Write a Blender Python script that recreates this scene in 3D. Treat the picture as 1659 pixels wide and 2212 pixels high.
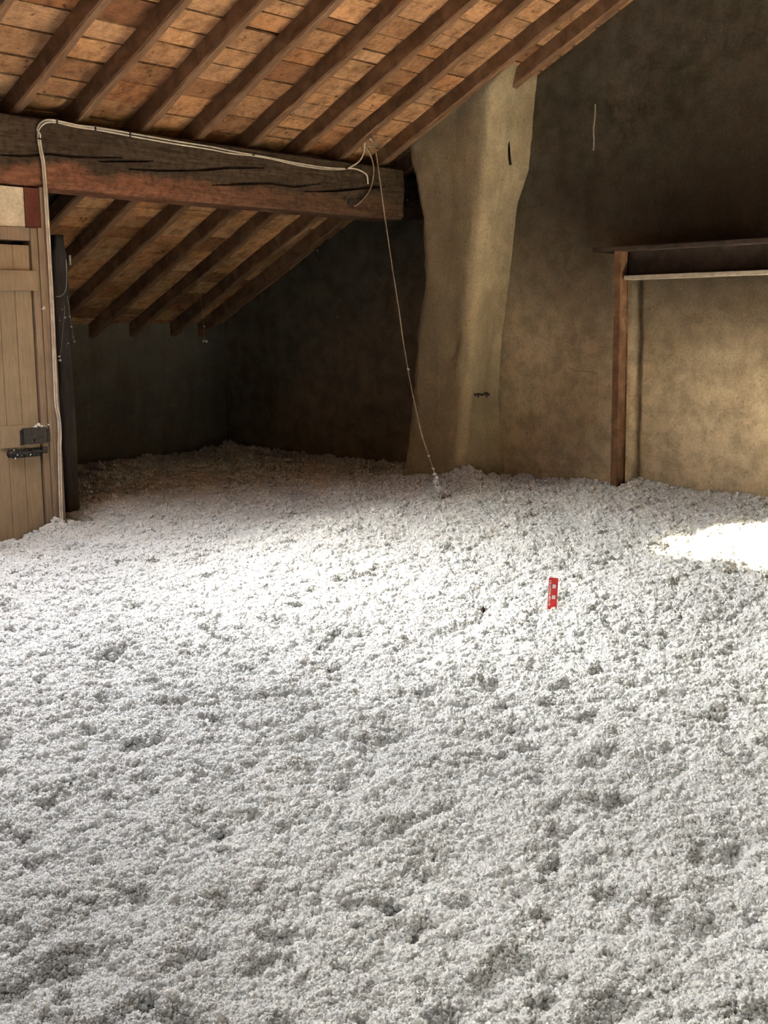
import bpy, bmesh, math, random
import numpy as np
from mathutils import Vector, Matrix

for o in list(bpy.data.objects): bpy.data.objects.remove(o)
SC = bpy.context.scene
COL = SC.collection
R = math.radians

# ------------------------------------------------------------------ camera
W, H, F = 1659., 2212., 2552.
YAW, PIT, ROL = R(48.696), R(-8.887), R(-0.681)
CAM = np.array([0., 0., 1.3])
fw = np.array([math.sin(YAW)*math.cos(PIT), math.cos(YAW)*math.cos(PIT), math.sin(PIT)])
rt0 = np.array([math.cos(YAW), -math.sin(YAW), 0.])
up0 = np.cross(rt0, fw)
rt = math.cos(ROL)*rt0 + math.sin(ROL)*up0
up = -math.sin(ROL)*rt0 + math.cos(ROL)*up0
cd = bpy.data.cameras.new('camera')
cam = bpy.data.objects.new('camera', cd); COL.objects.link(cam)
cd.sensor_fit = 'HORIZONTAL'; cd.sensor_width = 36.; cd.lens = F/W*36.
cd.clip_start = .05; cd.clip_end = 200
m = Matrix.Identity(4)
for i in range(3):
    m[i][0], m[i][1], m[i][2], m[i][3] = rt[i], up[i], -fw[i], CAM[i]
cam.matrix_world = m
SC.camera = cam

# ------------------------------------------------------------------ light
SC.view_settings.view_transform = 'Standard'
SC.view_settings.look = 'None'
SC.view_settings.gamma = 1.
SC.view_settings.use_curve_mapping = False
SC.view_settings.exposure = 0.0
SC.cycles.sample_clamp_indirect = 90.          # the sunlit patch must light the walls with its full strength
SC.cycles.adaptive_threshold = .05

world = bpy.data.worlds.new('sky'); SC.world = world
world.use_nodes = True
bg = world.node_tree.nodes['Background']
bg.inputs[0].default_value = (.55, .72, 1., 1.); bg.inputs[1].default_value = 1.0

def roof_z(Y): return 2.66 - .4915*(Y-6.6)            # underside of the rafters
TH = math.atan(.4915); CT, ST = math.cos(TH), math.sin(TH)
def slope(t, n): return (6.6 + t*CT + n*ST, 2.66 - t*ST + n*CT)   # (down the slope, out of the roof) -> (Y, z)
RIDGE_Y = 1.8

# the roof window left of the view: daylight and a beam of sun come in through it
SKY_X0, SKY_X1, SKY_T0, SKY_T1 = 2.20, 3.50, -2.08, -1.00
SHAFT = .66                                   # unseen shaft, made deep to keep daylight off the eaves
sx, st = (SKY_X0+SKY_X1)/2, (SKY_T0+SKY_T1)/2
sy, sz = slope(st, .16)
def area(name, loc, rot, sx_, sy_, power, colr, spread=180):
    l = bpy.data.lights.new(name, 'AREA'); l.shape = 'RECTANGLE'; l.size = sx_; l.size_y = sy_
    l.energy = power; l.color = colr; l.spread = R(spread)
    o = bpy.data.objects.new(name, l); COL.objects.link(o)
    o.location = loc; o.rotation_euler = rot
    return o
ly, lz = slope(st, SHAFT)
area('skylight_daylight', (sx, ly, lz), (-TH, 0, 0), SKY_X1-SKY_X0, 1.05, 320, (.93, .96, 1.))
# unseen roof opening and lamp, added to fill the near floor
QX0, QX1, QT0, QT1 = .18, .78, -4.55, -3.85
qy, qz = slope((QT0+QT1)/2, .34)
area('near_floor_fill', ((QX0+QX1)/2, qy, qz), (-TH, 0, 0), .6, .7, 105, (1., .97, .93))
def sunlamp(name, target, energy, angle, colr):
    l = bpy.data.lights.new(name, 'SUN'); l.energy = energy; l.angle = R(angle); l.color = colr
    o = bpy.data.objects.new(name, l); COL.objects.link(o)
    d = Vector(target) - Vector((sx, sy, sz)); o.rotation_euler = d.to_track_quat('-Z', 'Y').to_euler()
sunlamp('sun', (6.92, 2.19, 0.), 760, 9.0, (1., .87, .66))          # hazy sun through the roof window
sunlamp('sun_haze_fill', (6.0, 2.75, 0.), 76, 62, (1., .95, .84))        # wide second sun, added to brighten the middle of the floor

# ------------------------------------------------------------------ helpers
def ray(x, y):
    return rt*((x-W/2)/F) - up*((y-H/2)/F) + fw
def plane_hit(x, y, axis, c):
    d = ray(x, y); return CAM + d*((c-CAM[axis])/d[axis])
def onx(x, y, X): return plane_hit(x, y, 0, X)
def ony(x, y, Y): return plane_hit(x, y, 1, Y)
def onz(x, y, z=0.): return plane_hit(x, y, 2, z)

def hash2(ix, iy, seed):
    h = (ix.astype(np.int64)*374761393 + iy.astype(np.int64)*668265263 + seed*982451653) & 0x7fffffff
    h = ((h ^ (h >> 13))*1274126177) & 0x7fffffff
    h = (h ^ (h >> 16)) & 0xffff
    return h/65535.
def vnoise(x, y, seed=0):
    ix, iy = np.floor(x), np.floor(y); fx, fy = x-ix, y-iy
    fx = fx*fx*fx*(fx*(fx*6-15)+10); fy = fy*fy*fy*(fy*(fy*6-15)+10)
    a = hash2(ix, iy, seed); b = hash2(ix+1, iy, seed); c = hash2(ix, iy+1, seed); d = hash2(ix+1, iy+1, seed)
    return (a+(b-a)*fx + (c-a)*fy + (a-b-c+d)*fx*fy)*2-1
def fbm(x, y, seed=0, oct=3):
    s = 0.; a = 1.; n = 0.
    for k in range(oct):
        s = s + a*vnoise(x*2**k+k*17.3, y*2**k-k*9.1, seed+k); n += a; a *= .5
    return s/n
def fill(shape): return np.zeros(shape)

def link(name, me, mat=None, parent=None):
    o = bpy.data.objects.new(name, me); COL.objects.link(o)
    if mat is not None and me is not None:
        if len(me.materials) == 0: me.materials.append(mat)
    if parent is not None: o.parent = parent
    return o
def tag(o, label=None, cat=None, group=None, kind=None):
    if label: o['label'] = label
    if cat: o['category'] = cat
    if group: o['group'] = group
    if kind: o['kind'] = kind
    return o
def empty(name, loc=(0, 0, 0)):
    o = bpy.data.objects.new(name, None); COL.objects.link(o); o.location = loc; o.empty_display_size = .05
    return o
class MB:
    def __init__(s): s.v = []; s.f = []
    def box(s, x0, x1, y0, y1, z0, z1):
        b = len(s.v)
        s.v += [(x, y, z) for z in (z0, z1) for y in (y0, y1) for x in (x0, x1)]
        s.f += [tuple(b+i for i in q) for q in ((0, 2, 3, 1), (4, 5, 7, 6), (0, 1, 5, 4), (2, 6, 7, 3), (0, 4, 6, 2), (1, 3, 7, 5))]
        return s
    def slopebox(s, x0, x1, t0, t1, n0, n1):
        b = len(s.v)
        for n in (n0, n1):
            for t in (t0, t1):
                for x in (x0, x1):
                    Y, z = slope(t, n); s.v.append((x, Y, z))
        s.f += [tuple(b+i for i in q) for q in ((0, 1, 3, 2), (4, 6, 7, 5), (0, 4, 5, 1), (2, 3, 7, 6), (0, 2, 6, 4), (1, 5, 7, 3))]
        return s
    def tube(s, pts, r, k=8, cap=True):
        pts = [Vector(p) for p in pts]; n = len(pts); b = len(s.v)
        ref = Vector((.31, .17, .93))
        for i, p in enumerate(pts):
            d = (pts[min(i+1, n-1)]-pts[max(i-1, 0)]).normalized()
            a = d.cross(ref)
            if a.length < .05: a = d.cross(Vector((1, 0, 0)))
            a.normalize(); c = d.cross(a)
            rr = r[i] if isinstance(r, (list, tuple)) else r
            for j in range(k):
                g = 2*math.pi*j/k
                s.v.append(tuple(p + a*(rr*math.cos(g)) + c*(rr*math.sin(g))))
        for i in range(n-1):
            for j in range(k):
                s.f.append((b+i*k+j, b+i*k+(j+1) % k, b+(i+1)*k+(j+1) % k, b+(i+1)*k+j))
        if cap:
            s.f.append(tuple(b+j for j in range(k-1, -1, -1))); s.f.append(tuple(b+(n-1)*k+j for j in range(k)))
        return s
    def mesh(s, name, smooth=False, bevel=0., recalc=True):
        me = bpy.data.meshes.new(name); me.from_pydata(s.v, [], s.f)
        bm = bmesh.new(); bm.from_mesh(me)
        if bevel > 0:
            bmesh.ops.bevel(bm, geom=bm.edges[:], offset=bevel, segments=2, affect='EDGES', profile=.6)
        if recalc: bmesh.ops.recalc_face_normals(bm, faces=bm.faces[:])
        bm.to_mesh(me); bm.free()
        if smooth: me.polygons.foreach_set('use_smooth', [True]*len(me.polygons))
        me.update()
        return me
    def build(s, name, mat, parent=None, smooth=False, bevel=0.):
        return link(name, s.mesh(name, smooth, bevel), mat, parent)
def bez(pts, n=12):                                     # Catmull-Rom through the points
    P = [Vector(p) for p in pts]; P = [P[0]*2-P[1]] + P + [P[-1]*2-P[-2]]
    out = []
    for i in range(1, len(P)-2):
        for k in range(n):
            t = k/n; a, b, c, d = P[i-1], P[i], P[i+1], P[i+2]
            out.append(.5*((2*b) + (c-a)*t + (2*a-5*b+4*c-d)*t*t + (3*b-a-3*c+d)*t**3))
    out.append(P[-2]); return out
def grid_mesh(name, V, nu, nv, smooth=True, flip=False):
    """V: (nu*nv,3) row major (u slow)"""
    u, v = np.meshgrid(np.arange(nu-1), np.arange(nv-1), indexing='ij')
    a = (u*nv+v).ravel()
    q = np.stack([a, a+1, a+nv+1, a+nv], 1)
    if flip: q = q[:, ::-1]
    me = bpy.data.meshes.new(name)
    me.vertices.add(len(V)); me.vertices.foreach_set('co', np.ascontiguousarray(V, dtype=np.float32).ravel())
    me.loops.add(q.size); me.loops.foreach_set('vertex_index', np.ascontiguousarray(q, dtype=np.int32).ravel())
    me.polygons.add(len(q)); me.polygons.foreach_set('loop_start', np.arange(0, q.size, 4, dtype=np.int32))
    me.polygons.foreach_set('loop_total', np.full(len(q), 4, dtype=np.int32))
    me.update(calc_edges=True); me.validate()
    me.polygons.foreach_set('use_smooth', [bool(smooth)]*len(me.polygons))
    return me

# ------------------------------------------------------------------ materials
class Mat:
    def __init__(s, name, rough=.9, spec=.2):
        s.m = bpy.data.materials.new(name); s.m.use_nodes = True
        s.t = s.m.node_tree; s.n = s.t.nodes; s.l = s.t.links
        s.b = s.n['Principled BSDF']; s.b.inputs['Roughness'].default_value = rough
        s.b.inputs['Specular IOR Level'].default_value = spec
        s.co = None
    def coord(s, kind='Object', scale=(1, 1, 1), rand=False):
        t = s.n.new('ShaderNodeTexCoord'); mp = s.n.new('ShaderNodeMapping')
        mp.inputs['Scale'].default_value = scale
        s.l.new(t.outputs[kind], mp.inputs['Vector'])
        if rand:
            oi = s.n.new('ShaderNodeObjectInfo'); mu = s.n.new('ShaderNodeMath'); mu.operation = 'MULTIPLY'; mu.inputs[1].default_value = 57.
            s.l.new(oi.outputs['Random'], mu.inputs[0]); s.l.new(mu.outputs[0], mp.inputs['Location'])
        return mp.outputs[0]
    def world(s, scale=(1, 1, 1)):
        g = s.n.new('ShaderNodeNewGeometry'); mp = s.n.new('ShaderNodeMapping'); mp.inputs['Scale'].default_value = scale
        s.l.new(g.outputs['Position'], mp.inputs['Vector']); return mp.outputs[0]
    def noise(s, vec, scale, detail=4, rough=.6, dist=0.):
        n = s.n.new('ShaderNodeTexNoise'); n.inputs['Scale'].default_value = scale
        n.inputs['Detail'].default_value = detail; n.inputs['Roughness'].default_value = rough
        n.inputs['Distortion'].default_value = dist
        s.l.new(vec, n.inputs['Vector']); return n.outputs['Fac']
    def ramp(s, fac, stops):
        r = s.n.new('ShaderNodeValToRGB'); e = r.color_ramp.elements
        while len(e) > 1: e.remove(e[-1])
        for i, (p, c) in enumerate(stops):
            x = e[0] if i == 0 else e.new(p)
            x.position = p; x.color = (*c, 1) if len(c) == 3 else c
        s.l.new(fac, r.inputs[0]); return r.outputs[0]
    def mix(s, fac, a, b, mode='MIX'):
        n = s.n.new('ShaderNodeMix'); n.data_type = 'RGBA'; n.blend_type = mode
        for inp, v in ((n.inputs[0], fac), (n.inputs[6], a), (n.inputs[7], b)):
            if isinstance(v, bpy.types.NodeSocket): s.l.new(v, inp)
            elif isinstance(v, (int, float)): inp.default_value = v
            else: inp.default_value = (*v, 1)
        return n.outputs[2]
    def rand(s):
        return s.n.new('ShaderNodeObjectInfo').outputs['Random']
    def base(s, c):
        if isinstance(c, bpy.types.NodeSocket): s.l.new(c, s.b.inputs['Base Color'])
        else: s.b.inputs['Base Color'].default_value = (*c, 1)
        return s
    def bump(s, h, strength=.4, dist=.01):
        n = s.n.new('ShaderNodeBump'); n.inputs['Strength'].default_value = strength; n.inputs['Distance'].default_value = dist
        s.l.new(h, n.inputs['Height']); s.l.new(n.outputs[0], s.b.inputs['Normal']); return s

def wood(name, dark, mid, light, scale=(1, 14, 14), rand=False, stain=.5, rough=.85):
    m = Mat(name, rough)
    v = m.coord('Object', scale, rand)
    g = m.noise(v, 6, 6, .65, .6)
    c = m.ramp(g, [(.25, dark), (.5, mid), (.78, light)])
    v2 = m.world((1, 1, 1)); st_ = m.noise(v2, 5, 5, .65)
    c = m.mix(m.ramp(st_, [(.38, (0, 0, 0)), (.68, (stain,)*3)]), c, tuple(x*.45 for x in mid))
    m.base(c); m.bump(g, .35, .006)
    return m
M = {}
# boards: tan with each board its own shade
m_ = Mat('roof_board', .9, .1)
v = m_.coord('Object', (2.2, 9, 9), True)
g = m_.noise(v, 3.2, 6, .62, .8)
c = m_.ramp(g, [(.22, (.29, .145, .068)), (.5, (.56, .325, .175)), (.8, (.72, .47, .275))])
tint = m_.ramp(m_.rand(), [(0., (.46, .36, .32)), (.2, (.78, .72, .66)), (.5, (.92, .92, .92)), (.75, (1.12, 1.02, .90)), (1., (.62, .46, .36))])
c = m_.mix(1., c, tint, 'MULTIPLY')
w2 = m_.world(); kn = m_.noise(w2, 16, 3, .6, .4)
c = m_.mix(m_.ramp(kn, [(.62, (0, 0, 0)), (.70, (.75,)*3)]), c, (.07, .033, .016))
st_ = m_.noise(w2, 3.2, 5, .7); c = m_.mix(m_.ramp(st_, [(.45, (0, 0, 0)), (.72, (.55,)*3)]), c, (.10, .055, .03))
gr = m_.noise(m_.world((1.2, 1, 1)), 11, 5, .7); c = m_.mix(1., c, m_.ramp(gr, [(.32, (.52, .48, .44)), (.55, (1, 1, 1)), (.75, (1.12, 1.08, 1.0))]), 'MULTIPLY')
m_.base(c).bump(gr, .4, .008); M['board'] = m_.m
M['rafter'] = wood('rafter_wood', (.13, .068, .036), (.24, .135, .075), (.36, .22, .125), (14, 1.2, 1.2), True).m
M['deck'] = wood('deck_wood', (.03, .02, .014), (.06, .038, .024), (.10, .065, .04)).m
# purlin: greyish limewash remains above, reddish paint below
m_ = Mat('purlin_wood', .88, .15)
v = m_.coord('Object', (1, 10, 10)); g = m_.noise(v, 4, 6, .65, .5)
grey = m_.ramp(g, [(.25, (.055, .036, .022)), (.55, (.092, .064, .041)), (.8, (.13, .093, .061))])
red = m_.ramp(g, [(.25, (.17, .073, .042)), (.55, (.30, .132, .074)), (.8, (.38, .19, .11))])
sep = m_.n.new('ShaderNodeSeparateXYZ'); m_.l.new(m_.world(), sep.inputs[0])
def mth(mm, op, a, b):
    n = mm.n.new('ShaderNodeMath'); n.operation = op
    for i, q in enumerate((a, b)):
        if isinstance(q, bpy.types.NodeSocket): mm.l.new(q, n.inputs[i])
        else: n.inputs[i].default_value = q
    return n.outputs[0]
big = m_.noise(m_.world((1, 1, 1)), 2.6, 4, .6)
edge = mth(m_, 'ADD', sep.outputs[2], mth(m_, 'MULTIPLY', big, .30))
fac = m_.ramp(mth(m_, 'SUBTRACT', edge, 2.0), [(.44, (1, 1, 1)), (.50, (0, 0, 0))])
farx = m_.ramp(mth(m_, 'MULTIPLY', sep.outputs[0], .1), [(.50, (1, 1, 1)), (.66, (.35, .35, .35)), (.80, (.15,)*3)])
c = m_.mix(mth(m_, 'MULTIPLY', fac, farx), grey, red)
st_ = m_.noise(m_.world((1.5, 1, 3)), 3.5, 5, .65)
c = m_.mix(m_.ramp(st_, [(.48, (0, 0, 0)), (.75, (.55,)*3)]), c, (.085, .055, .038))
fg_ = m_.noise(m_.coord('Object', (3, 45, 45)), 4, 5, .7); c = m_.mix(1., c, m_.ramp(fg_, [(.35, (.70,)*3), (.65, (1.18,)*3)]), 'MULTIPLY')
mo_ = m_.noise(m_.world(), 22, 4, .65); c = m_.mix(1., c, m_.ramp(mo_, [(.36, (.62, .60, .58)), (.54, (1, 1, 1))]), 'MULTIPLY')
m_.base(c).bump(fg_, .5, .008); M['purlin'] = m_.m
# plaster
def plaster(name, a, b, c3, bumpd=.01):
    m = Mat(name, .95, .05)
    w = m.world(); n1 = m.noise(w, 1.3, 6, .62, .3); n2 = m.noise(w, 7, 5, .6); n3 = m.noise(w, 60, 3, .6)
    c = m.ramp(n1, [(.3, a), (.5, b), (.72, c3)])
    c = m.mix(m.ramp(n2, [(.40, (.5,)*3), (.62, (0, 0, 0))]), c, tuple(x*.72 for x in b))
    vs = m.noise(m.world((2.2, 2.2, .35)), 2.4, 5, .65)           # runs of old damp
    c = m.mix(m.ramp(vs, [(.50, (0, 0, 0)), (.74, (.5,)*3)]), c, tuple(x*.55 for x in a))
    sp = m.noise(w, 38, 2, .5); c = m.mix(m.ramp(sp, [(.66, (0, 0, 0)), (.74, (.6,)*3)]), c, tuple(x*.5 for x in a))
    c = m.mix(1., c, m.ramp(n3, [(.3, (.80,)*3), (.7, (1.12,)*3)]), 'MULTIPLY')
    m.base(c)
    h = m.mix(.5, n2, n3); m.bump(h, .45, bumpd)
    return m.m
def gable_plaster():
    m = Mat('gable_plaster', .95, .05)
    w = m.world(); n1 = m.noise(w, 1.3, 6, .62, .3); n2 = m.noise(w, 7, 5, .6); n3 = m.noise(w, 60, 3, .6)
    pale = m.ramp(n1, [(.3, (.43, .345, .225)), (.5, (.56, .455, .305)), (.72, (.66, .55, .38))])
    old = m.ramp(n1, [(.3, (.098, .082, .057)), (.5, (.135, .113, .079)), (.72, (.175, .147, .104))])  # dark render, with shade of the upper wall and eaves in its tone
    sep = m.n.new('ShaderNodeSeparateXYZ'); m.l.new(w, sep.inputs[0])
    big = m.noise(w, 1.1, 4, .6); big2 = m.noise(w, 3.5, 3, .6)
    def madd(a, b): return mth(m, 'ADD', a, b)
    e = madd(sep.outputs[2], madd(mth(m, 'MULTIPLY', big, .9), mth(m, 'MULTIPLY', big2, .35)))   # ragged top edge of the paler coat; dimness higher up is painted in
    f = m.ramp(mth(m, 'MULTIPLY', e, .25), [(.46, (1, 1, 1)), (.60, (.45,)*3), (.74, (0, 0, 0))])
    side = m.ramp(mth(m, 'MULTIPLY', sep.outputs[1], .1), [(.640, (1, 1, 1)), (.660, (.34,)*3)])      # darker past the pier, the shade of the eaves painted in
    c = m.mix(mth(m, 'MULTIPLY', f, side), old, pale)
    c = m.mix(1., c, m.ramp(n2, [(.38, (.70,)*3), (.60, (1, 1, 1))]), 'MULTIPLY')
    # soot above the iron beam, with the beam's shade painted into it
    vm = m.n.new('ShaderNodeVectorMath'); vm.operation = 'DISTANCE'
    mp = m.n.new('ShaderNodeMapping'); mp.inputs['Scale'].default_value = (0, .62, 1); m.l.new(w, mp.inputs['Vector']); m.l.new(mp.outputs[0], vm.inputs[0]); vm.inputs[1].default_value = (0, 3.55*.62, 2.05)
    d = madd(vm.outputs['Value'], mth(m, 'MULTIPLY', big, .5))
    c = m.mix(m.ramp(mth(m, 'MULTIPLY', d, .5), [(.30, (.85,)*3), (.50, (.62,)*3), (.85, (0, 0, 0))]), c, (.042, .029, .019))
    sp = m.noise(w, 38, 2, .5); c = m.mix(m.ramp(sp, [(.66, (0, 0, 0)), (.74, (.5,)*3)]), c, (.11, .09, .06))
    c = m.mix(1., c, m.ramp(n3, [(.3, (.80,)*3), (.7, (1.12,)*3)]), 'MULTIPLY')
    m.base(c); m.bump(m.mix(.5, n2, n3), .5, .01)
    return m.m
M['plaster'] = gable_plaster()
M['pier'] = plaster('pier_plaster', (.32, .255, .16), (.44, .355, .225), (.56, .46, .30))
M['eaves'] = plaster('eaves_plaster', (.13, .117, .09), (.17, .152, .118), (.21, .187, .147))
M['cream'] = plaster('cream_plaster', (.62, .54, .39), (.74, .66, .50), (.80, .72, .57), .004)
M['redpaint'] = plaster('red_painted_plaster', (.115, .038, .026), (.16, .055, .038), (.20, .078, .052), .006)
M['door'] = wood('door_paint', (.23, .172, .108), (.31, .236, .15), (.36, .278, .18), (14, 14, 1.2), False, .30, .7).m
M['frame'] = wood('frame_paint', (.20, .145, .095), (.27, .20, .135), (.33, .25, .17), (14, 14, 1.2), False, .35, .7).m
m_ = Mat('black_iron', .6, .4); n = m_.noise(m_.world(), 40, 4, .6)
m_.base(m_.ramp(n, [(.3, (.022, .020, .018)), (.6, (.05, .045, .04)), (.8, (.12, .09, .065))])); m_.b.inputs['Metallic'].default_value = .3; M['iron'] = m_.m
m_ = Mat('rusty_steel', .75, .3); w = m_.world(); n = m_.noise(w, 9, 6, .65); n2 = m_.noise(w, 45, 3, .6)
c = m_.ramp(n, [(.3, (.095, .045, .024)), (.55, (.185, .10, .054)), (.78, (.29, .175, .10))])
m_.base(m_.mix(m_.ramp(n2, [(.55, (0, 0, 0)), (.7, (.6,)*3)]), c, (.07, .03, .016))).bump(n2, .3, .003); M['steel'] = m_.m
m_ = Mat('dark_steel', .8, .25); n = m_.noise(m_.world(), 12, 5, .6)
m_.base(m_.ramp(n, [(.3, (.028, .02, .016)), (.7, (.065, .045, .034))])); M['darksteel'] = m_.m
m_ = Mat('cable_sheath', .6, .3); n = m_.noise(m_.world(), 14, 4, .6)
m_.base(m_.ramp(n, [(.3, (.48, .42, .34)), (.6, (.70, .64, .54))])); M['cable'] = m_.m
m_ = Mat('old_cord', .9, .1); n = m_.noise(m_.world(), 30, 4, .6)
m_.base(m_.ramp(n, [(.3, (.24, .175, .12)), (.7, (.46, .36, .27))])); M['cord'] = m_.m
m_ = Mat('cobweb', .95, .05); m_.base((.42, .38, .36)); M['web'] = m_.m
m_ = Mat('red_plastic', .5, .4); n = m_.noise(m_.world(), 30, 3, .5)
m_.base(m_.ramp(n, [(.3, (.74, .030, .028)), (.7, (.82, .045, .04))])); M['red'] = m_.m
m_ = Mat('white_print', .6, .3); m_.base((.85, .80, .78)); M['white'] = m_.m
m_ = Mat('moth_wing', .9, .1); n = m_.noise(m_.world(), 420, 3, .6)
m_.base(m_.ramp(n, [(.42, (.018, .012, .010)), (.55, (.10, .055, .045)), (.64, (.38, .30, .26))])); M['moth'] = m_.m
m_ = Mat('moth_body', .9, .1); m_.base((.02, .014, .012)); M['mothbody'] = m_.m
m_ = Mat('grey_mortar', .95, .05); n = m_.noise(m_.world(), 25, 4, .6)
m_.base(m_.ramp(n, [(.3, (.26, .23, .19)), (.7, (.40, .36, .30))])); M['mortar'] = m_.m
m_ = Mat('white_wool', .95, .05); n = m_.noise(m_.world(), 3, 3, .5)
m_.base(m_.ramp(n, [(.3, (.84, .835, .82)), (.7, (.875, .87, .86))]))
tr = m_.n.new('ShaderNodeBsdfTranslucent'); tr.inputs[0].default_value = (.88, .87, .85, 1)
df = m_.n.new('ShaderNodeBsdfDiffuse'); m_.l.new(m_.b.inputs['Base Color'].links[0].from_socket, df.inputs[0])
ms = m_.n.new('ShaderNodeMixShader'); ms.inputs[0].default_value = .30
m_.l.new(df.outputs[0], ms.inputs[1]); m_.l.new(tr.outputs[0], ms.inputs[2]); m_.l.new(ms.outputs[0], m_.n['Material Output'].inputs[0])
M['wool'] = m_.m
# loose weathered timber
M['post'] = wood('weathered_post_wood', (.03, .025, .022), (.055, .046, .042), (.085, .07, .065), (12, 12, 1.2)).m

# ------------------------------------------------------------------ room shell
XG, YK, XL, YF = 8.30, 9.50, -2.0, -3.0
YP = 6.58                                    # face of the purlin and of the partition below it
FL = -.32                                    # boarded floor under the insulation
fo = MB().box(XL-.2, XG+.3, YF-.2, YK+.3, FL-.1, FL).build('floor', M['deck']); tag(fo, kind='structure')
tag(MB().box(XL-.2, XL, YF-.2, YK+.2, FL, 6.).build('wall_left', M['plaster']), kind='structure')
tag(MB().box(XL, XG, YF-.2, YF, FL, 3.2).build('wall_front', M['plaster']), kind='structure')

# gable wall, a relief of hand-thrown plaster
def gable_relief(Y, z):
    d = .012*fbm(Y*1.1, z*1.1, 5, 3) + .005*fbm(Y*6, z*6, 9, 3)
    # shallow upright groove shaped to stand in for the steel post's shadow
    yg = float(onx(1374, 800, XG)[1])
    d = d + .035*np.exp(-(np.abs(Y-yg)/.032)**4)*np.clip((1.72-z)*8, 0, 1)
    return d
def wall_right():
    def part(y0, y1, z0, z1, st_):
        ny = int((y1-y0)/st_)+1; nz = int((z1-z0)/st_)+1
        Y, Z = np.meshgrid(np.linspace(y0, y1, ny), np.linspace(z0, z1, nz), indexing='ij')
        X = XG + gable_relief(Y, Z)
        return np.stack([X.ravel(), Y.ravel(), Z.ravel()], 1), ny, nz
    V, a, b = part(YF, YK+.02, FL, 5.3, .018)
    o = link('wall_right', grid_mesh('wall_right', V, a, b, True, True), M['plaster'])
    tag(o, kind='structure')
    # solid masonry behind the plaster face, closing the room
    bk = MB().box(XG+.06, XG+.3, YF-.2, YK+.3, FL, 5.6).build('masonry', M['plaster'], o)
    return o
wr = wall_right()
# low wall at the eaves
def wall_back():
    x0, x1, z0, z1 = XL, XG+.02, FL, 1.50
    nx, nz = int((x1-x0)/.03), int((z1-z0)/.03)
    Xg, Zg = np.meshgrid(np.linspace(x0, x1, nx), np.linspace(z0, z1, nz), indexing='ij')
    Y = YK + .012*fbm(Xg*1.4, Zg*1.4, 31, 3) + .006*fbm(Xg*6, Zg*6, 33, 2)
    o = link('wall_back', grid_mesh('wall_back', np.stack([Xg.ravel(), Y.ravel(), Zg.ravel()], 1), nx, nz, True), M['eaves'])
    tag(o, kind='structure')
    MB().box(XL, XG+.2, YK+.03, YK+.3, FL, 1.3).build('masonry', M['eaves'], o)
wall_back()

# plastered pier that carries the end of the purlin
def wall_pier():
    zs = np.linspace(FL, 3.42, 170)
    XF = 7.75
    far = np.interp(zs, [-.3, .05, .54, 1.0, 1.32, 1.70, 2.16, 2.45, 2.67, 3.5], [6.64, 6.60, 6.52, 6.475, 6.44, 6.36, 6.385, 6.43, 6.50, 6.50])
    far = far + .012*vnoise(zs*9, zs*0+3, 4) + .006*vnoise(zs*26, zs*0, 8)
    near = np.interp(zs, [-.3, .26, .8, 1.32, 1.7, 2.2, 2.7, 3.02, 3.14, 3.5], [5.96, 5.94, 5.88, 5.84, 5.80, 5.745, 5.69, 5.66, 5.60, 5.45])
    back = np.interp(zs, [-.3, .13, .7, 1.32, 1.9, 2.3, 2.55, 2.8, 2.95, 3.5], [5.94, 5.94, 6.00, 5.945, 5.86, 5.80, 5.70, 5.66, 5.66, 5.60])
    nu = 96
    V = []
    for i, z in enumerate(zs):
        yf, yn, yb = far[i], near[i], back[i]
        pl = [(8.36, yf+.03), (XF+.05, yf), (XF+.012, yf-.03), (XF, yf-.07), (XF, yn+.09), (XF+.02, yn+.03), (XF+.07, yn), (8.20, yb-.012), (8.36, yb-.035)]
        P = np.array(pl); L = np.r_[0, np.cumsum(np.hypot(*(P[1:]-P[:-1]).T))]
        s = np.linspace(0, L[-1], nu)
        V.append(np.stack([np.interp(s, L, P[:, 0]), np.interp(s, L, P[:, 1]), np.full(nu, z)], 1))
    V = np.array(V)
    s = np.arange(nu)[None, :]*.018; zz = zs[:, None]
    d = .014*fbm(s*2.2+0*zz, zz*1.6+0*s, 61, 3) + .006*fbm(s*11+0*zz, zz*9+0*s, 63, 2)
    V[:, :, 0] += d; V[:, :, 1] += d*.7
    # crack that runs down the side and the pocket it opens into, and a drip scar on the front
    def groove(path, w, dep):
        for k in range(len(path)-1):
            a, b = np.array(path[k]), np.array(path[k+1]); ab = b-a
            q = V[:, :, 1:3]-a; t = np.clip((q@ab)/(ab@ab), 0, 1)
            dd = np.hypot(q[..., 0]-t*ab[0], q[..., 1]-t*ab[1])
            V[:, :, 0] += np.where(V[:, :, 0] < XF+.09, np.exp(-(dd/w)**2)*dep, 0)
    def at(x, y, X=XF+.02): p = onx(x, y, X); return (p[1], p[2])
    groove([at(982, 700), at(992, 735), at(984, 760)], .012, .012)
    groove([at(984, 760), at(978, 768)], .025, .03)
    me = grid_mesh('wall_pier', V.reshape(-1, 3), len(zs), nu, True, True)
    o = link('wall_pier', me, M['pier']); tag(o, kind='structure')
    return o
wp = wall_pier()

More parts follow.
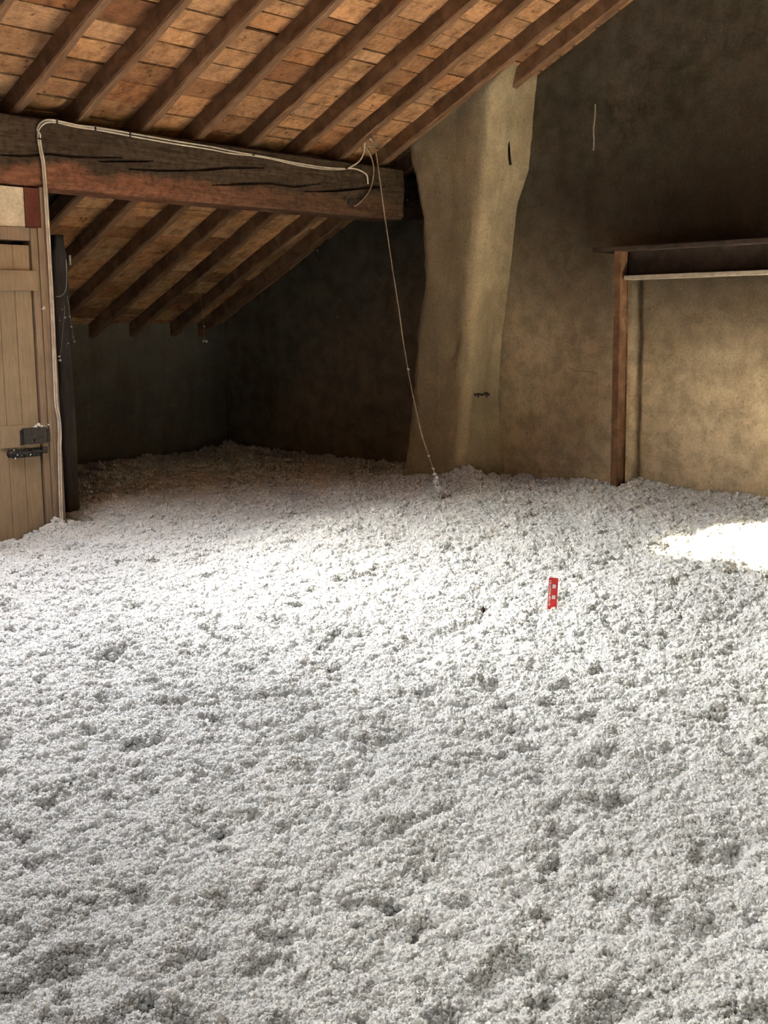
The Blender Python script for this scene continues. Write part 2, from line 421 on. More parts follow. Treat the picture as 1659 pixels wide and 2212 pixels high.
# ------------------------------------------------------------------ roof: deck, boards, rafters
ceil = MB()
T_TOP = -(6.6-RIDGE_Y)/CT; T_BOT = (YK+.25-6.6)/CT
x0, x1 = XL-.2, XG+.25
N0, N1 = .15, .20
ceil.slopebox(x0, QX0, T_TOP, T_BOT, N0, N1)
ceil.slopebox(QX0, QX1, T_TOP, QT0, N0, N1).slopebox(QX0, QX1, QT1, T_BOT, N0, N1)
ceil.slopebox(QX1, SKY_X0, T_TOP, T_BOT, N0, N1)
ceil.slopebox(SKY_X1, x1, T_TOP, T_BOT, N0, N1)
ceil.slopebox(SKY_X0, SKY_X1, T_TOP, SKY_T0, N0, N1)
ceil.slopebox(SKY_X0, SKY_X1, SKY_T1, T_BOT, N0, N1)
b0 = len(ceil.v)
ceil.slopebox(x0, x1, T_TOP, .35, N0, N1)               # the other slope, beyond the ridge
ceil.v = ceil.v[:b0] + [(x, 2*RIDGE_Y-y, z) for x, y, z in ceil.v[b0:]]
co = ceil.build('ceiling', M['deck']); tag(co, kind='structure')
lin = MB()
lin.slopebox(SKY_X0-.03, SKY_X0, SKY_T0-.03, SKY_T1+.03, .0, SHAFT+.01).slopebox(SKY_X1, SKY_X1+.03, SKY_T0-.03, SKY_T1+.03, .0, SHAFT+.01)
lin.slopebox(SKY_X0, SKY_X1, SKY_T0-.03, SKY_T0, .0, SHAFT+.01).slopebox(SKY_X0, SKY_X1, SKY_T1, SKY_T1+.03, .0, SHAFT+.01)
lin.slopebox(QX0-.03, QX0, QT0-.03, QT1+.03, .0, .35).slopebox(QX1, QX1+.03, QT0-.03, QT1+.03, .0, .35)
lin.slopebox(QX0, QX1, QT0-.03, QT0, .0, .35).slopebox(QX0, QX1, QT1, QT1+.03, .0, .35)
lin.build('light_cutoff_lining', M['rafter'], co)  # unseen lining added to narrow the spread of the daylight

RX = [-1.4, -.9, -.4, .06, .84, 1.30, 1.70, 3.66, 4.165, 4.63, 5.13, 5.625, 6.13, 6.64, 7.10, 7.60, 7.965]   # -X edges
RW, RD = .074, .115
rnd = random.Random(7)
unit = MB().box(-.5, .5, -.5, .5, -.5, .5).mesh('board')
unit.materials.append(M['board'])
rotS = Matrix.Rotation(-TH, 4, 'X')
nb = 0
bays = [RX[i] for i in range(7, len(RX))] + [XG+.06]
for i in range(len(bays)-1):
    xa, xb = bays[i]+RW*.5, bays[i+1]+RW*.5
    if i == len(bays)-2: xb = XG+.02
    t = -2.75 + rnd.uniform(0, .15)
    tend = (YK-6.6)/CT+.02
    if xb < 5.2: tend = .45
    while t < tend:
        w = rnd.choice((.13, .16, .18, .20, .21, .23))*rnd.uniform(.94, 1.06)
        g = rnd.choice((.006, .008, .010, .012, .018, .024))
        o = bpy.data.objects.new('board', unit); COL.objects.link(o); o.parent = co
        Y, z = slope(t+w/2, RD+.011+rnd.uniform(0, .006))
        tilt = Matrix.Rotation(rnd.uniform(-.012, .012), 4, 'X') @ Matrix.Rotation(rnd.uniform(-.012, .012), 4, 'Z')
        o.matrix_world = Matrix.Translation(((xa+xb)/2, Y, z)) @ rotS @ tilt @ Matrix.Diagonal((xb-xa-.004, w-g, .020, 1))
        t += w; nb += 1
print('boards', nb)

def rafter(x, i):
    t0, t1 = T_TOP+.05, (YK-6.6)/CT+.06
    n = 90; r2 = random.Random(100+i)
    ts = np.linspace(t0, t1, n)
    jx = .008*vnoise(ts*1.1, ts*0+i*3.3, 2) + .004*vnoise(ts*6, ts*0+i, 5)
    jb = .006*vnoise(ts*1.6, ts*0+i*7.7, 12) + .003*vnoise(ts*9, ts*0+i, 15)
    w = RW*r2.uniform(.92, 1.08)
    prof = [(0, RD+.004), (0, .012), (.010, 0), (w-.010, 0), (w, .012), (w, RD+.004)]
    V = []
    for k in range(n):
        for a, b in prof:
            bb = b + (jb[k] if b < .05 else 0)
            Y, z = slope(ts[k], bb); V.append((x-3.0*0+a+jx[k], Y, z))
    me = grid_mesh('rafter', np.array(V), n, len(prof), False)
    bm = bmesh.new(); bm.from_mesh(me)
    bmesh.ops.holes_fill(bm, edges=[e for e in bm.edges if e.is_boundary]); bmesh.ops.recalc_face_normals(bm, faces=bm.faces[:])
    bm.to_mesh(me); bm.free()
    o = link('rafter', me, M['rafter'])
    return o
ORD = ['first', 'second', 'third', 'fourth', 'fifth', 'sixth', 'seventh', 'eighth', 'ninth', 'tenth', 'eleventh', 'twelfth']
for i, x in enumerate(RX):
    o = rafter(x, i); k = len(RX)-1-i
    if k == 0: lab = 'roof rafter running close along the plastered gable wall, ending on the pier'
    elif k == 1: lab = 'roof rafter passing just in front of the plastered pier'
    elif k < len(ORD): lab = 'rough brown roof rafter, %s one out from the gable wall' % ORD[k]
    else: lab = 'rough brown roof rafter beside the added roof opening, far from the gable wall'
    tag(o, lab, 'rafter', 'roof rafters under the boards')

# ------------------------------------------------------------------ purlin
def purlin():
    x0, x1 = XL+.002, 7.79
    zb, zt, dep = 2.188, 2.606, .30
    n = 760
    xs = np.r_[np.linspace(x0, 3.4, 60)[:-1], np.linspace(3.4, x1, n)]
    prof = [(dep, zt-.02), (dep*.5, zt), (.05, zt+.0), (.012, zt-.006)]
    nz = 64
    prof += [(0, z) for z in np.linspace(zt-.018, zb+.040, nz)]
    prof += [(.018, zb+.018), (.038, zb), (.06, zb), (dep-.03, zb), (dep, zb+.03), (dep, (zb+zt)/2)]
    P = np.array(prof)
    X = np.repeat(xs[:, None], len(P), 1); Y = np.repeat(P[None, :, 0], len(xs), 0)+YP; Z = np.repeat(P[None, :, 1], len(xs), 0)
    front = (P[:, 0] < .011)[None, :]
    Y = Y + np.where(P[:, 0] < .06, 1, 0)[None, :]*(.006*fbm(X*1.3, Z*7, 71, 2)+.0018*fbm(X*5, Z*70, 73, 2))
    Z = Z + .006*vnoise(X*.9, X*0+.5, 77)
    def crack(pts, w=.0065, dep_=.030):
        pts = [ony(x, y, YP) for x, y in pts]
        nonlocal Y
        best = np.full(X.shape, 9.); wt = np.ones(X.shape)
        L = len(pts)-1
        for k in range(L):
            a = np.array([pts[k][0], pts[k][2]]); b = np.array([pts[k+1][0], pts[k+1][2]]); ab = b-a
            t = np.clip(((X-a[0])*ab[0]+(Z-a[1])*ab[1])/(ab@ab), 0, 1)
            dd = np.hypot(X-a[0]-t*ab[0], Z-a[1]-t*ab[1])
            u = (k+t)/L
            wt = np.where(dd < best, w*np.clip(np.minimum(u, 1-u)*6, .35, 1), wt); best = np.minimum(best, dd)
        Y = Y + np.where(front, dep_*np.clip(1.6-best/wt, 0, 1), 0)
    crack([(0, 335), (60, 336), (108, 331), (170, 338), (262, 340)])
    crack([(212, 349), (250, 347), (300, 348), (330, 347)], .005)
    crack([(280, 365), (360, 367), (440, 366), (500, 360), (570, 363)], .0075)
    crack([(460, 400), (520, 396), (590, 395), (635, 402), (690, 397)], .0075)
    crack([(660, 414), (730, 411), (790, 405), (830, 404)], .007)
    crack([(690, 413), (760, 410)], .004)
    me = grid_mesh('purlin', np.stack([X.ravel(), Y.ravel(), Z.ravel()], 1), len(xs), len(P), False, True)
    bm = bmesh.new(); bm.from_mesh(me)
    k = len(P); bm.verts.ensure_lookup_table()
    last = (len(xs)-1)*k
    for b0 in (0, last):
        bm.faces.new([bm.verts[b0+j] for j in range(k)])
    # back
    for j in range(len(xs)-1):
        bm.faces.new([bm.verts[j*k], bm.verts[(j+1)*k], bm.verts[(j+1)*k+k-1], bm.verts[j*k+k-1]])
    bmesh.ops.recalc_face_normals(bm, faces=bm.faces[:])
    bm.to_mesh(me); bm.free()
    root = empty('purlin', ((x0+x1)/2, YP+.15, zb))
    tag(root, 'heavy cracked wooden purlin beam with worn red and grey paint, above the doorway', 'beam')
    o = link('beam', me, M['purlin']); o.parent = root; o.matrix_parent_inverse = Matrix.Translation(-root.location)
    t = MB().box(7.77, XG-.01, YP+.12, YP+.27, zb+.05, zt-.05).build('tenon', M['purlin']); t.parent = root; t.matrix_parent_inverse = Matrix.Translation(-root.location)
    # knot hole with a ragged rim
    p = ony(757, 437, YP-.004)
    kb = MB(); kb.tube([(p[0], YP-.008, p[2]), (p[0], YP+.008, p[2])], [.030, .022], 12)
    kk = kb.build('knot', M['darksteel']); kk.parent = root; kk.matrix_parent_inverse = Matrix.Translation(-root.location)
purlin()

# ------------------------------------------------------------------ partition with the door
def keep(o, root):
    o.parent = root; o.matrix_parent_inverse = Matrix.Translation(-Vector(root.location)); return o
XJ = 4.345                                    # free end of the partition
def px(x, y, d=0.): return ony(x, y, YP-d)
zd = lambda y: float(px(45, y)[2])
xd = lambda x, y: float(px(x, y)[0])
# plaster panel above the door + red painted end of the wall
DX1 = xd(80, 800)                             # door leaf edge
JX = xd(106, 800)
z_hd = zd(490); z_pt = zd(358)
pw = MB().box(XL, DX1-.01, YP+.015, YP+.16, z_hd, 2.175).build('wall_partition', M['cream']); tag(pw, kind='structure')
rp = MB()
rp.box(DX1-.015, JX+.0, YP+.005, YP+.16, z_hd, 2.175).build('red_end', M['redpaint'], pw)
# wall left of the door, out of view
MB().box(XL, 3.30, YP+.015, YP+.16, FL, z_hd).build('wall_panel', M['cream'], pw)
lint = MB().box(XL, XJ, YP+.02, YP+.16, 2.15, 2.18).build('gap_strip', M['darksteel'], pw)

fr = empty('door_frame', (4.2, YP+.05, FL)); tag(fr, 'brown painted wooden door frame with the white cables fixed to its edge', 'door frame')
# head rail
keep(MB().box(3.30, DX1+.004, YP+.0, YP+.09, zd(519), z_hd-.002).build('head', M['frame'], None, False, .003), fr)
# jamb: two boards and the outer strip
JA = xd(96.5, 800)
keep(MB().box(DX1+.006, JA-.002, YP-.004, YP+.09, FL, z_hd-.003).build('jamb', M['frame'], None, False, .003), fr)
keep(MB().box(JA+.002, JX-.002, YP-.008, YP+.09, FL, z_hd+.001).build('jamb', M['frame'], None, False, .003), fr)
keep(MB().box(JX+.001, XJ, YP-.002, YP+.16, FL, 2.186).build('outer_post', M['frame'], None, False, .004), fr)

dr = empty('door_1', (3.8, YP+.05, FL)); tag(dr, kind='structure')
ztop = zd(529)
edges = [3.36, 3.50, 3.63, 3.76, xd(9, 800), xd(43, 800), DX1-.004]
for a, b in zip(edges[:-1], edges[1:]):
    keep(MB().box(a+.0012, b-.0012, YP+.006, YP+.040, FL, ztop).build('plank', M['door'], None, False, .003), dr)
keep(MB().box(3.36, xd(77, 600), YP-.016, YP+.006, zd(628), zd(584)).build('rail', M['door'], None, False, .004), dr)
keep(MB().box(3.36, DX1-.006, YP-.004, YP+.006, zd(966), zd(918)).build('rail', M['door'], None, False, .004), dr)
# dark inside behind the slit over the door
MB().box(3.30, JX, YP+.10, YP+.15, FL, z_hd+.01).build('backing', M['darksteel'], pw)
# rim lock
lz0, lz1 = zd(961), zd(926); lx0, lx1 = xd(46, 940), xd(97, 940)
lk = keep(MB().box(lx0, lx1, YP-.028, YP-.004, lz0, lz1).build('rim_lock', M['iron'], None, False, .003), dr)
lk['label'] = 'black iron rim lock'
kx, kz = xd(69, 950), zd(952)
kb = MB(); kb.tube([(kx, YP-.0295, kz), (kx, YP-.0275, kz)], .008, 12); kb.box(kx-.003, kx+.003, YP-.0295, YP-.0275, kz-.018, kz)
kb.build('keyhole', M['mothbody'], lk)
keep(MB().box(lx0-.012, lx0+.004, YP-.014, YP+.004, lz0-.004, lz1-.01).build('lock_plate', M['iron'], None, False, .002), dr)
keep(MB().box(lx1+.002, lx1+.022, YP-.028, YP-.004, lz0+.005, lz1-.012).build('lock_keep', M['iron'], None, False, .003), fr)
# sliding bolt below
bz = zd(980)
bx0, bx1 = xd(20, 980), xd(86, 980)
keep(MB().box(bx0+.02, bx1, YP-.010, YP+.006, bz-.026, bz+.026).build('bolt_plate', M['iron'], None, False, .003), dr)
bb = MB(); bb.tube([(bx0+.03, YP-.014, bz), (bx1+.035, YP-.014, bz+.006)], .010, 10)
keep(bb.build('bolt', M['iron'], None, True), dr)
bk = MB(); bk.tube([(bx0+.01, YP-.03, bz+.004), (bx0+.01, YP+.01, bz+.004)], [.016, .026], 14)
keep(bk.build('bolt_knob', M['iron'], None, True), dr)
for k in range(3):
    q = MB(); xx = bx0+.055+k*.045
    q.box(xx, xx+.014, YP-.028, YP+.0, bz-.022, bz+.022)
    keep(q.build('bolt_staple', M['iron'], None, False, .003), dr)
keep(MB().box(bx1+.008, bx1+.045, YP-.024, YP-.004, bz-.010, bz+.030).build('bolt_keep', M['iron'], None, False, .003), fr)

# weathered post behind the partition
pp0 = ony(117, 640, 7.15); pp1 = ony(150, 640, 7.15); ptop = ony(135, 508, 7.15)[2]
wpst = empty('weathered_post', ((pp0[0]+pp1[0])/2, 7.2, FL)); tag(wpst, 'dark weathered post in the shadow behind the door frame, hung with cobwebs', 'post')
zs = np.linspace(FL, ptop, 60); n = 18; V = []
for k, z in enumerate(zs):
    for j in range(n):
        a = 2*math.pi*j/n
        cx = math.copysign(abs(math.cos(a))**.5, math.cos(a)); cy = math.copysign(abs(math.sin(a))**.5, math.sin(a))
        V.append(((pp0[0]+pp1[0])/2 + cx*(pp1[0]-pp0[0])/2*(1+.06*math.sin(z*7+j)) - (0.02 if z > ptop-.1 else 0)*cx, 7.2+cy*.07, z))
mb = MB(); mb.v = V
for k in range(len(zs)-1):
    for j in range(n): mb.f.append((k*n+j, k*n+(j+1) % n, (k+1)*n+(j+1) % n, (k+1)*n+j))
mb.f.append(tuple(range(n-1, -1, -1))); mb.f.append(tuple((len(zs)-1)*n+j for j in range(n)))
keep(mb.build('timber', M['post'], None, True), wpst)
pw_ = pp1
w1 = MB().box(pw_[0]-.004, pw_[0]+.010, 7.12, 7.135, ony(150, 573, 7.13)[2], ony(150, 551, 7.13)[2]).build('plate', M['mortar'], None, False, .003); keep(w1, wpst)
lp = [ony(*p, 7.10) for p in ((143, 560), (144, 600), (142, 625), (134, 638), (122, 641))]
lw = MB(); lw.tube(bez(lp, 6), .0035, 6); keep(lw.build('wire_loop', M['web'], None, True), wpst)

# ------------------------------------------------------------------ cables
def run(pts, r, name, mat): 
    b = MB(); b.tube(bez(pts, 8), r, 8); return b.build(name, mat, None, True)
def cab(pl, d): return [tuple(ony(x, y, YP-d)) for x, y in pl]
lowA = [(125, 2, 0)]
def down(off):
    ys = [(84, 290), (85, 305), (88, 325), (93, 350), (97, 400), (103, 500), (109, 600), (114, 700), (118, 800), (121, 870), (127, 905), (129, 940), (128, 965), (129, 1000), (131, 1080), (135, 1162)]
    return [(x+off, y) for x, y in ys]
A = [(545, 336), (505, 332), (450, 322), (380, 311), (300, 297), (220, 282), (165, 274), (125, 265), (103, 264), (90, 271), (83, 281)] + down(-2.2)
B = [(545, 334), (505, 327), (450, 316), (380, 305), (300, 291), (220, 277), (165, 270), (125, 261), (101, 259), (86, 267), (80, 280)] + down(2.2)
TA = [(745, 365), (720, 366), (690, 364), (640, 356), (590, 344)]
TB = [(745, 364), (720, 363), (690, 360), (640, 352), (590, 342)]
ga = [(7.02, 6.35, 2.66)]
LA = [(790, 312), (786, 330), (776, 348), (762, 358)]
LB = [(795, 398), (793, 380), (785, 372), (772, 366), (760, 364)]
def cable(pl, label, r, d, head=[]):
    o = run(head + cab(pl, d), r, 'electric_cable', M['cable'])
    tag(o, label, 'cable', None)
h1 = [tuple(ony(x, y, YP-.05)) for x, y in ((779, 322), (780, 312), (786, 301), (796, 294), (806, 293))]
cable(LA[1:] + TA + A, 'off-white electric cable along the beam, its free end curling up to the rafters', .0062, .012, [tuple(ony(x, y, YP-.05)) for x, y in ((808, 308), (797, 299), (789, 304))])
cable(LB + TB + B, 'off-white electric cable along the beam, its free end drooping over the beam face', .0062, .012)
cr = run([tuple(ony(x, y, YP-.03)) for x, y in ((781, 318), (780, 306), (788, 297), (798, 294), (806, 300), (812, 316), (800, 316), (790, 318), (800, 335), (807, 360), (806, 385), (799, 410), (785, 430), (770, 443), (764, 444))], .0062, 'cable_loop', M['cord'])
tag(cr, 'loose curl of old brown cable hanging in an arc in front of the beam end', 'cable')
clips = MB()
for i, (x, y) in enumerate(((122, 263), (85, 300), (205, 277), (280, 291), (546, 335), (747, 364))):
    p = ony(x, y, YP-.012)
    c = MB()
    if y > 295: c.box(p[0]-.014, p[0]+.014, YP-.021, YP+.004, p[2]-.005, p[2]+.005)
    else: c.box(p[0]-.006, p[0]+.006, YP-.021, YP+.004, p[2]-.016, p[2]+.018)
    o = c.build('cable_clip', M['iron'], None, False, .002)
    tag(o, 'small dark clip holding the white cables', 'clip', 'cable clips')

# ------------------------------------------------------------------ insulation
YD = YP
def height(X, Y):
    h = .022*fbm(X*1.3+3, Y*1.3, 201, 3)
    c, s_ = math.cos(R(28)), math.sin(R(28))
    a, b = c*X+s_*Y, -s_*X+c*Y
    h = h + .017*fbm(a*2.2, b*6.5, 205, 2)                       # soft furrows left by the blowing hose
    h = h + .017*fbm(X*9, Y*9, 211, 2)
    l = vnoise(X*23, Y*23, 221); h = h + .006*l
    pit = vnoise(X*8.5+40, Y*8.5, 231); h = h - .062*np.clip(pit-.42, 0, 1)*1.6
    pit2 = vnoise(X*17+11, Y*17, 233); h = h - .036*np.clip(pit2-.45, 0, 1)*1.6
    def mound(x, y, r, hh): return hh*np.exp(-((X-x)**2+(Y-y)**2)/r**2)
    h = h + mound(4.24, 6.56, .14, .055) - mound(3.75, 6.5, .25, .03)
    h = h + mound(7.72, 5.85, .20, .11) + mound(7.7, 6.3, .35, .035) + mound(8.25, 9.4, .35, .07) + mound(7.12, 5.68, .08, .02)
    h = h + .02*np.clip((Y-7.2)/1.5, 0, 1) + .015*np.exp(-((X-8.3)/.25)**2)
    h = h + mound(8.20, 4.45, .18, .03)
    return h
def insulation():
    rs = np.random.RandomState(5)
    step = .02
    xs = np.arange(XL+.01, XG+.02, step); ys = np.arange(YF+.01, YK+.02, step)
    X, Y = np.meshgrid(xs, ys, indexing='ij')
    Z = height(X, Y) - .012
    base = grid_mesh('base', np.stack([X.ravel(), Y.ravel(), Z.ravel()], 1), len(xs), len(ys), True, True)
    nbase = len(base.vertices)
    # tuft centres: jittered, closer where one stands nearer to the near edge of the floor
    P = []; S = []
    D = 1.2
    while D < 12.5:
        sp = .0062 + .00165*D                     # spacing
        n = int(D*R(62)/sp)
        for _ in range(1):
            a = (np.arange(n)+rs.uniform(0, 1, n))/n*R(62) + R(48.7-31)
            d = D + rs.uniform(-.6, .6, n)*sp
            P.append(np.stack([d*np.sin(a), d*np.cos(a)], 1)); S.append(np.full(n, sp))
        D += sp*.95
    # sparser tufts over the rest of the floor
    g = .05
    gx, gy = np.meshgrid(np.arange(XL, XG, g), np.arange(YF, YK, g), indexing='ij')
    q = np.stack([gx.ravel(), gy.ravel()], 1) + rs.uniform(-.02, .02, (gx.size, 2))
    ang = np.degrees(np.arctan2(q[:, 0], q[:, 1])); rr = np.hypot(q[:, 0], q[:, 1])
    q = q[(np.abs(ang-48.7) > 31) | (rr < 1.2)]
    P.append(q); S.append(np.full(len(q), .03))
    P = np.concatenate(P); S = np.concatenate(S)
    ok = (P[:, 0] < XG-.005) & (P[:, 1] < YK-.01) & (P[:, 0] > XL) & (P[:, 1] > YF)
    ok &= ~((P[:, 0] < XJ+.012) & (P[:, 1] > YP-.02) & (P[:, 1] < YP+.17))
    ok &= ~((P[:, 0] > 7.76) & (P[:, 1] > 5.97) & (P[:, 1] < 6.59))
    P, S = P[ok], S[ok]
    n = len(P)
    z = height(P[:, 0], P[:, 1])
    scl = S*rs.uniform(.75, 1.45, n)*1.0
    z = z + rs.uniform(-.6, .45, n)*S*.8
    big = rs.uniform(0, 1, n) > .93
    z = z + np.where(big, S*.5, 0); scl = np.where(big, scl*1.25, scl)
    print('tufts', n)
    me = bpy.data.meshes.new('loose_insulation')
    vb = np.zeros(nbase*3, np.float32); base.vertices.foreach_get('co', vb)
    lv = np.zeros(len(base.loops), np.int32); base.loops.foreach_get('vertex_index', lv)
    me.vertices.add(nbase+n)
    me.vertices.foreach_set('co', np.r_[vb, np.stack([P[:, 0], P[:, 1], z], 1).astype(np.float32).ravel()])
    me.loops.add(len(lv)); me.loops.foreach_set('vertex_index', lv)
    npoly = len(base.polygons)
    me.polygons.add(npoly); me.polygons.foreach_set('loop_start', np.arange(0, npoly*4, 4, dtype=np.int32)); me.polygons.foreach_set('loop_total', np.full(npoly, 4, np.int32))
    me.update(calc_edges=True); me.polygons.foreach_set('use_smooth', [True]*npoly)
    def attr(name, typ, data):
        a = me.attributes.new(name, typ, 'POINT'); a.data.foreach_set('vector' if typ == 'FLOAT_VECTOR' else 'value', data)
    attr('is_tuft', 'BOOLEAN', np.r_[np.zeros(nbase, bool), np.ones(n, bool)])
    attr('tuft_rot', 'FLOAT_VECTOR', np.r_[np.zeros((nbase, 3)), rs.uniform(0, 6.28, (n, 3))].astype(np.float32).ravel())
    attr('tuft_scale', 'FLOAT', np.r_[np.zeros(nbase), scl].astype(np.float32))
    attr('tuft_kind', 'INT', np.r_[np.zeros(nbase, np.int32), rs.randint(0, 8, n).astype(np.int32)])
    bpy.data.meshes.remove(base)
    o = link('loose_insulation', me, M['wool'])
    tag(o, 'fluffy white loose-fill insulation covering the whole attic floor', 'insulation', None, 'stuff')
    ng = bpy.data.node_groups.new('tufts', 'GeometryNodeTree')
    ng.interface.new_socket('Geometry', in_out='INPUT', socket_type='NodeSocketGeometry')
    ng.interface.new_socket('Geometry', in_out='OUTPUT', socket_type='NodeSocketGeometry')
    N, L = ng.nodes, ng.links
    gi = N.new('NodeGroupInput'); go = N.new('NodeGroupOutput')
    g2i = N.new('GeometryNodeGeometryToInstance')
    for k in range(8):                                   # eight shapes of tuft
        ico = N.new('GeometryNodeMeshIcoSphere'); ico.inputs['Radius'].default_value = 1.; ico.inputs['Subdivisions'].default_value = 4
        pos = N.new('GeometryNodeInputPosition')
        nA = N.new('ShaderNodeTexNoise'); nA.noise_dimensions = '4D'; nA.inputs['W'].default_value = k*3.7; nA.inputs['Scale'].default_value = 1.3; nA.inputs['Detail'].default_value = 4.; nA.inputs['Roughness'].default_value = .70; nA.inputs['Distortion'].default_value = .4
        L.new(pos.outputs[0], nA.inputs['Vector'])
        ma = N.new('ShaderNodeMapRange'); ma.inputs[1].default_value = .30; ma.inputs[2].default_value = .72; ma.inputs[3].default_value = .32; ma.inputs[4].default_value = 1.60; ma.clamp = False
        L.new(nA.outputs['Fac'], ma.inputs[0])
        sc = N.new('ShaderNodeVectorMath'); sc.operation = 'SCALE'; L.new(pos.outputs[0], sc.inputs[0]); L.new(ma.outputs[0], sc.inputs['Scale'])
        nB = N.new('ShaderNodeTexNoise'); nB.noise_dimensions = '4D'; nB.inputs['W'].default_value = 50+k*2.1; nB.inputs['Scale'].default_value = 3.2; nB.inputs['Detail'].default_value = 3.
        L.new(pos.outputs[0], nB.inputs['Vector'])
        sb = N.new('ShaderNodeVectorMath'); sb.operation = 'SUBTRACT'; L.new(nB.outputs['Color'], sb.inputs[0]); sb.inputs[1].default_value = (.5, .5, .5)
        s2 = N.new('ShaderNodeVectorMath'); s2.operation = 'SCALE'; L.new(sb.outputs[0], s2.inputs[0]); s2.inputs['Scale'].default_value = 1.05
        ad = N.new('ShaderNodeVectorMath'); ad.operation = 'ADD'; L.new(sc.outputs[0], ad.inputs[0]); L.new(s2.outputs[0], ad.inputs[1])
        sp_ = N.new('GeometryNodeSetPosition'); L.new(ico.outputs['Mesh'], sp_.inputs['Geometry']); L.new(ad.outputs[0], sp_.inputs['Position'])
        ss = N.new('GeometryNodeSetShadeSmooth'); L.new(sp_.outputs[0], ss.inputs[0])
        L.new(ss.outputs[0], g2i.inputs[0])
    sm = N.new('GeometryNodeSetMaterial'); sm.inputs['Material'].default_value = M['wool']; L.new(g2i.outputs[0], sm.inputs[0])
    def named(nm, dt):
        a = N.new('GeometryNodeInputNamedAttribute'); a.data_type = dt; a.inputs['Name'].default_value = nm; return a.outputs[0]
    ip = N.new('GeometryNodeInstanceOnPoints')
    L.new(gi.outputs[0], ip.inputs['Points']); L.new(named('is_tuft', 'BOOLEAN'), ip.inputs['Selection'])
    L.new(sm.outputs[0], ip.inputs['Instance']); ip.inputs['Pick Instance'].default_value = True
    L.new(named('tuft_kind', 'INT'), ip.inputs['Instance Index'])
    e2r = N.new('FunctionNodeEulerToRotation'); L.new(named('tuft_rot', 'FLOAT_VECTOR'), e2r.inputs[0]); L.new(e2r.outputs[0], ip.inputs['Rotation'])
    L.new(named('tuft_scale', 'FLOAT'), ip.inputs['Scale'])
    jn = N.new('GeometryNodeJoinGeometry'); L.new(gi.outputs[0], jn.inputs[0]); L.new(ip.outputs[0], jn.inputs[0])
    L.new(jn.outputs[0], go.inputs[0])
    md = o.modifiers.new('tufts', 'NODES'); md.node_group = ng
insulation()

# ------------------------------------------------------------------ steel frame against the gable
sf = empty('steel_frame', (8.05, 4.655, FL)); tag(sf, 'rusty brown steel post and overhead beam standing against the plastered gable wall', 'steel frame')
PX0, PX1, PY0, PY1 = 8.0, 8.13, 4.630, 4.685
zt = 1.845
def isec(name, mat):
    b = MB()
    return b
keep(MB().box(PX0, PX0+.010, PY0, PY1, FL, zt).build('post_flange', M['steel'], None, False, .002), sf)
keep(MB().box(PX0+.010, PX1-.010, PY0+.010, PY0+.020, FL, zt).build('post_web', M['steel'], None, False, 0), sf)
keep(MB().box(PX1-.010, PX1, PY0, PY1, FL, zt).build('post_flange', M['steel'], None, False, .002), sf)
BY = 1.2
keep(MB().box(PX0-.01, PX1+.16, BY, 4.872, zt, zt+.034).build('top_plate', M['darksteel'], None, False, .004), sf)
keep(MB().box(8.12, 8.135, BY, PY0+.01, 1.66, zt).build('beam_web', M['darksteel'], None, False, 0), sf)
keep(MB().box(8.03, 8.17, BY, PY0-.012, 1.632, 1.664).build('beam_flange', M['mortar'], None, False, .004), sf)
keep(MB().box(PX0+.02, PX1, BY-.05, BY+.0, FL, zt).build('post', M['steel'], None, False, .002), sf)

# ------------------------------------------------------------------ red depth marker
mk = empty('depth_marker')
mp = onz(1190, 1318, .0); hz = float(height(np.array([mp[0]]), np.array([mp[1]]))[0])
mp = onz(1190, 1322, hz)
mk.location = (mp[0], mp[1], hz-.085); tag(mk, 'small red marker strip with white squares stuck upright in the insulation', 'marker')
right = Vector((math.cos(YAW+R(8)), -math.sin(YAW+R(8)), 0)); back = Vector((0, 0, 1)).cross(right)
MR = Matrix.Identity(4)
for i in range(3): MR[i][0], MR[i][1], MR[i][2] = right[i], back[i], (0, 0, 1)[i]
MR = MR @ Matrix.Rotation(R(2.5), 4, 'Y') @ Matrix.Rotation(R(6), 4, 'X')
mk.rotation_euler = MR.to_euler()
MB().box(-.021, .021, -.0008, .0008, -.05, .252).build('strip', M['red'], mk)
for zz in (.212, .160):
    b = MB().box(-.0035, .0125, -.0016, -.0006, zz-.009, zz+.009).build('white_square', M['white'], mk)
rl = random.Random(3); zz = .120
while zz < .240:
    s_ = rl.uniform(.003, .0065); w0 = rl.uniform(.006, .009)
    MB().box(-.0175, -.0175+w0, -.0016, -.0006, zz, zz+s_).build('letter', M['white'], mk)
    zz += s_+rl.choice((.0012, .0015, .004))

# ------------------------------------------------------------------ moth
mq = onz(1043, 1325); hm = float(height(np.array([mq[0]]), np.array([mq[1]]))[0])
mq = onz(1043, 1326, hm+.036)
mo = empty('moth', (mq[0], mq[1], hm+.036)); tag(mo, 'tiny dark speckled triangular moth resting on the white insulation', 'moth')
mo.rotation_euler = (R(50), R(6), -YAW); mo.scale = (1.5,)*3
for s_ in (-1, 1):
    b = MB(); 
    o_ = [(0, .020), (s_*.004, .017), (s_*.013, -.006), (s_*.012, -.010), (s_*.004, -.009), (0, -.006)]
    z_ = [.006, .006, 0, 0, .003, .006]
    b.v = [(x, y, z) for (x, y), z in zip(o_, z_)] + [(x, y, z+.0012) for (x, y), z in zip(o_, z_)]
    k = len(o_); b.f = [tuple(range(k)), tuple(range(2*k-1, k-1, -1))] + [(i, (i+1) % k, k+(i+1) % k, k+i) for i in range(k)]
    b.build('wing', M['moth'], mo)
b = MB(); b.tube([(0, .024, .006), (0, .017, .0075), (0, .006, .008), (0, -.007, .007), (0, -.013, .005)], [.001, .0028, .0035, .0026, .0008], 8); b.build('body', M['mothbody'], mo, True)

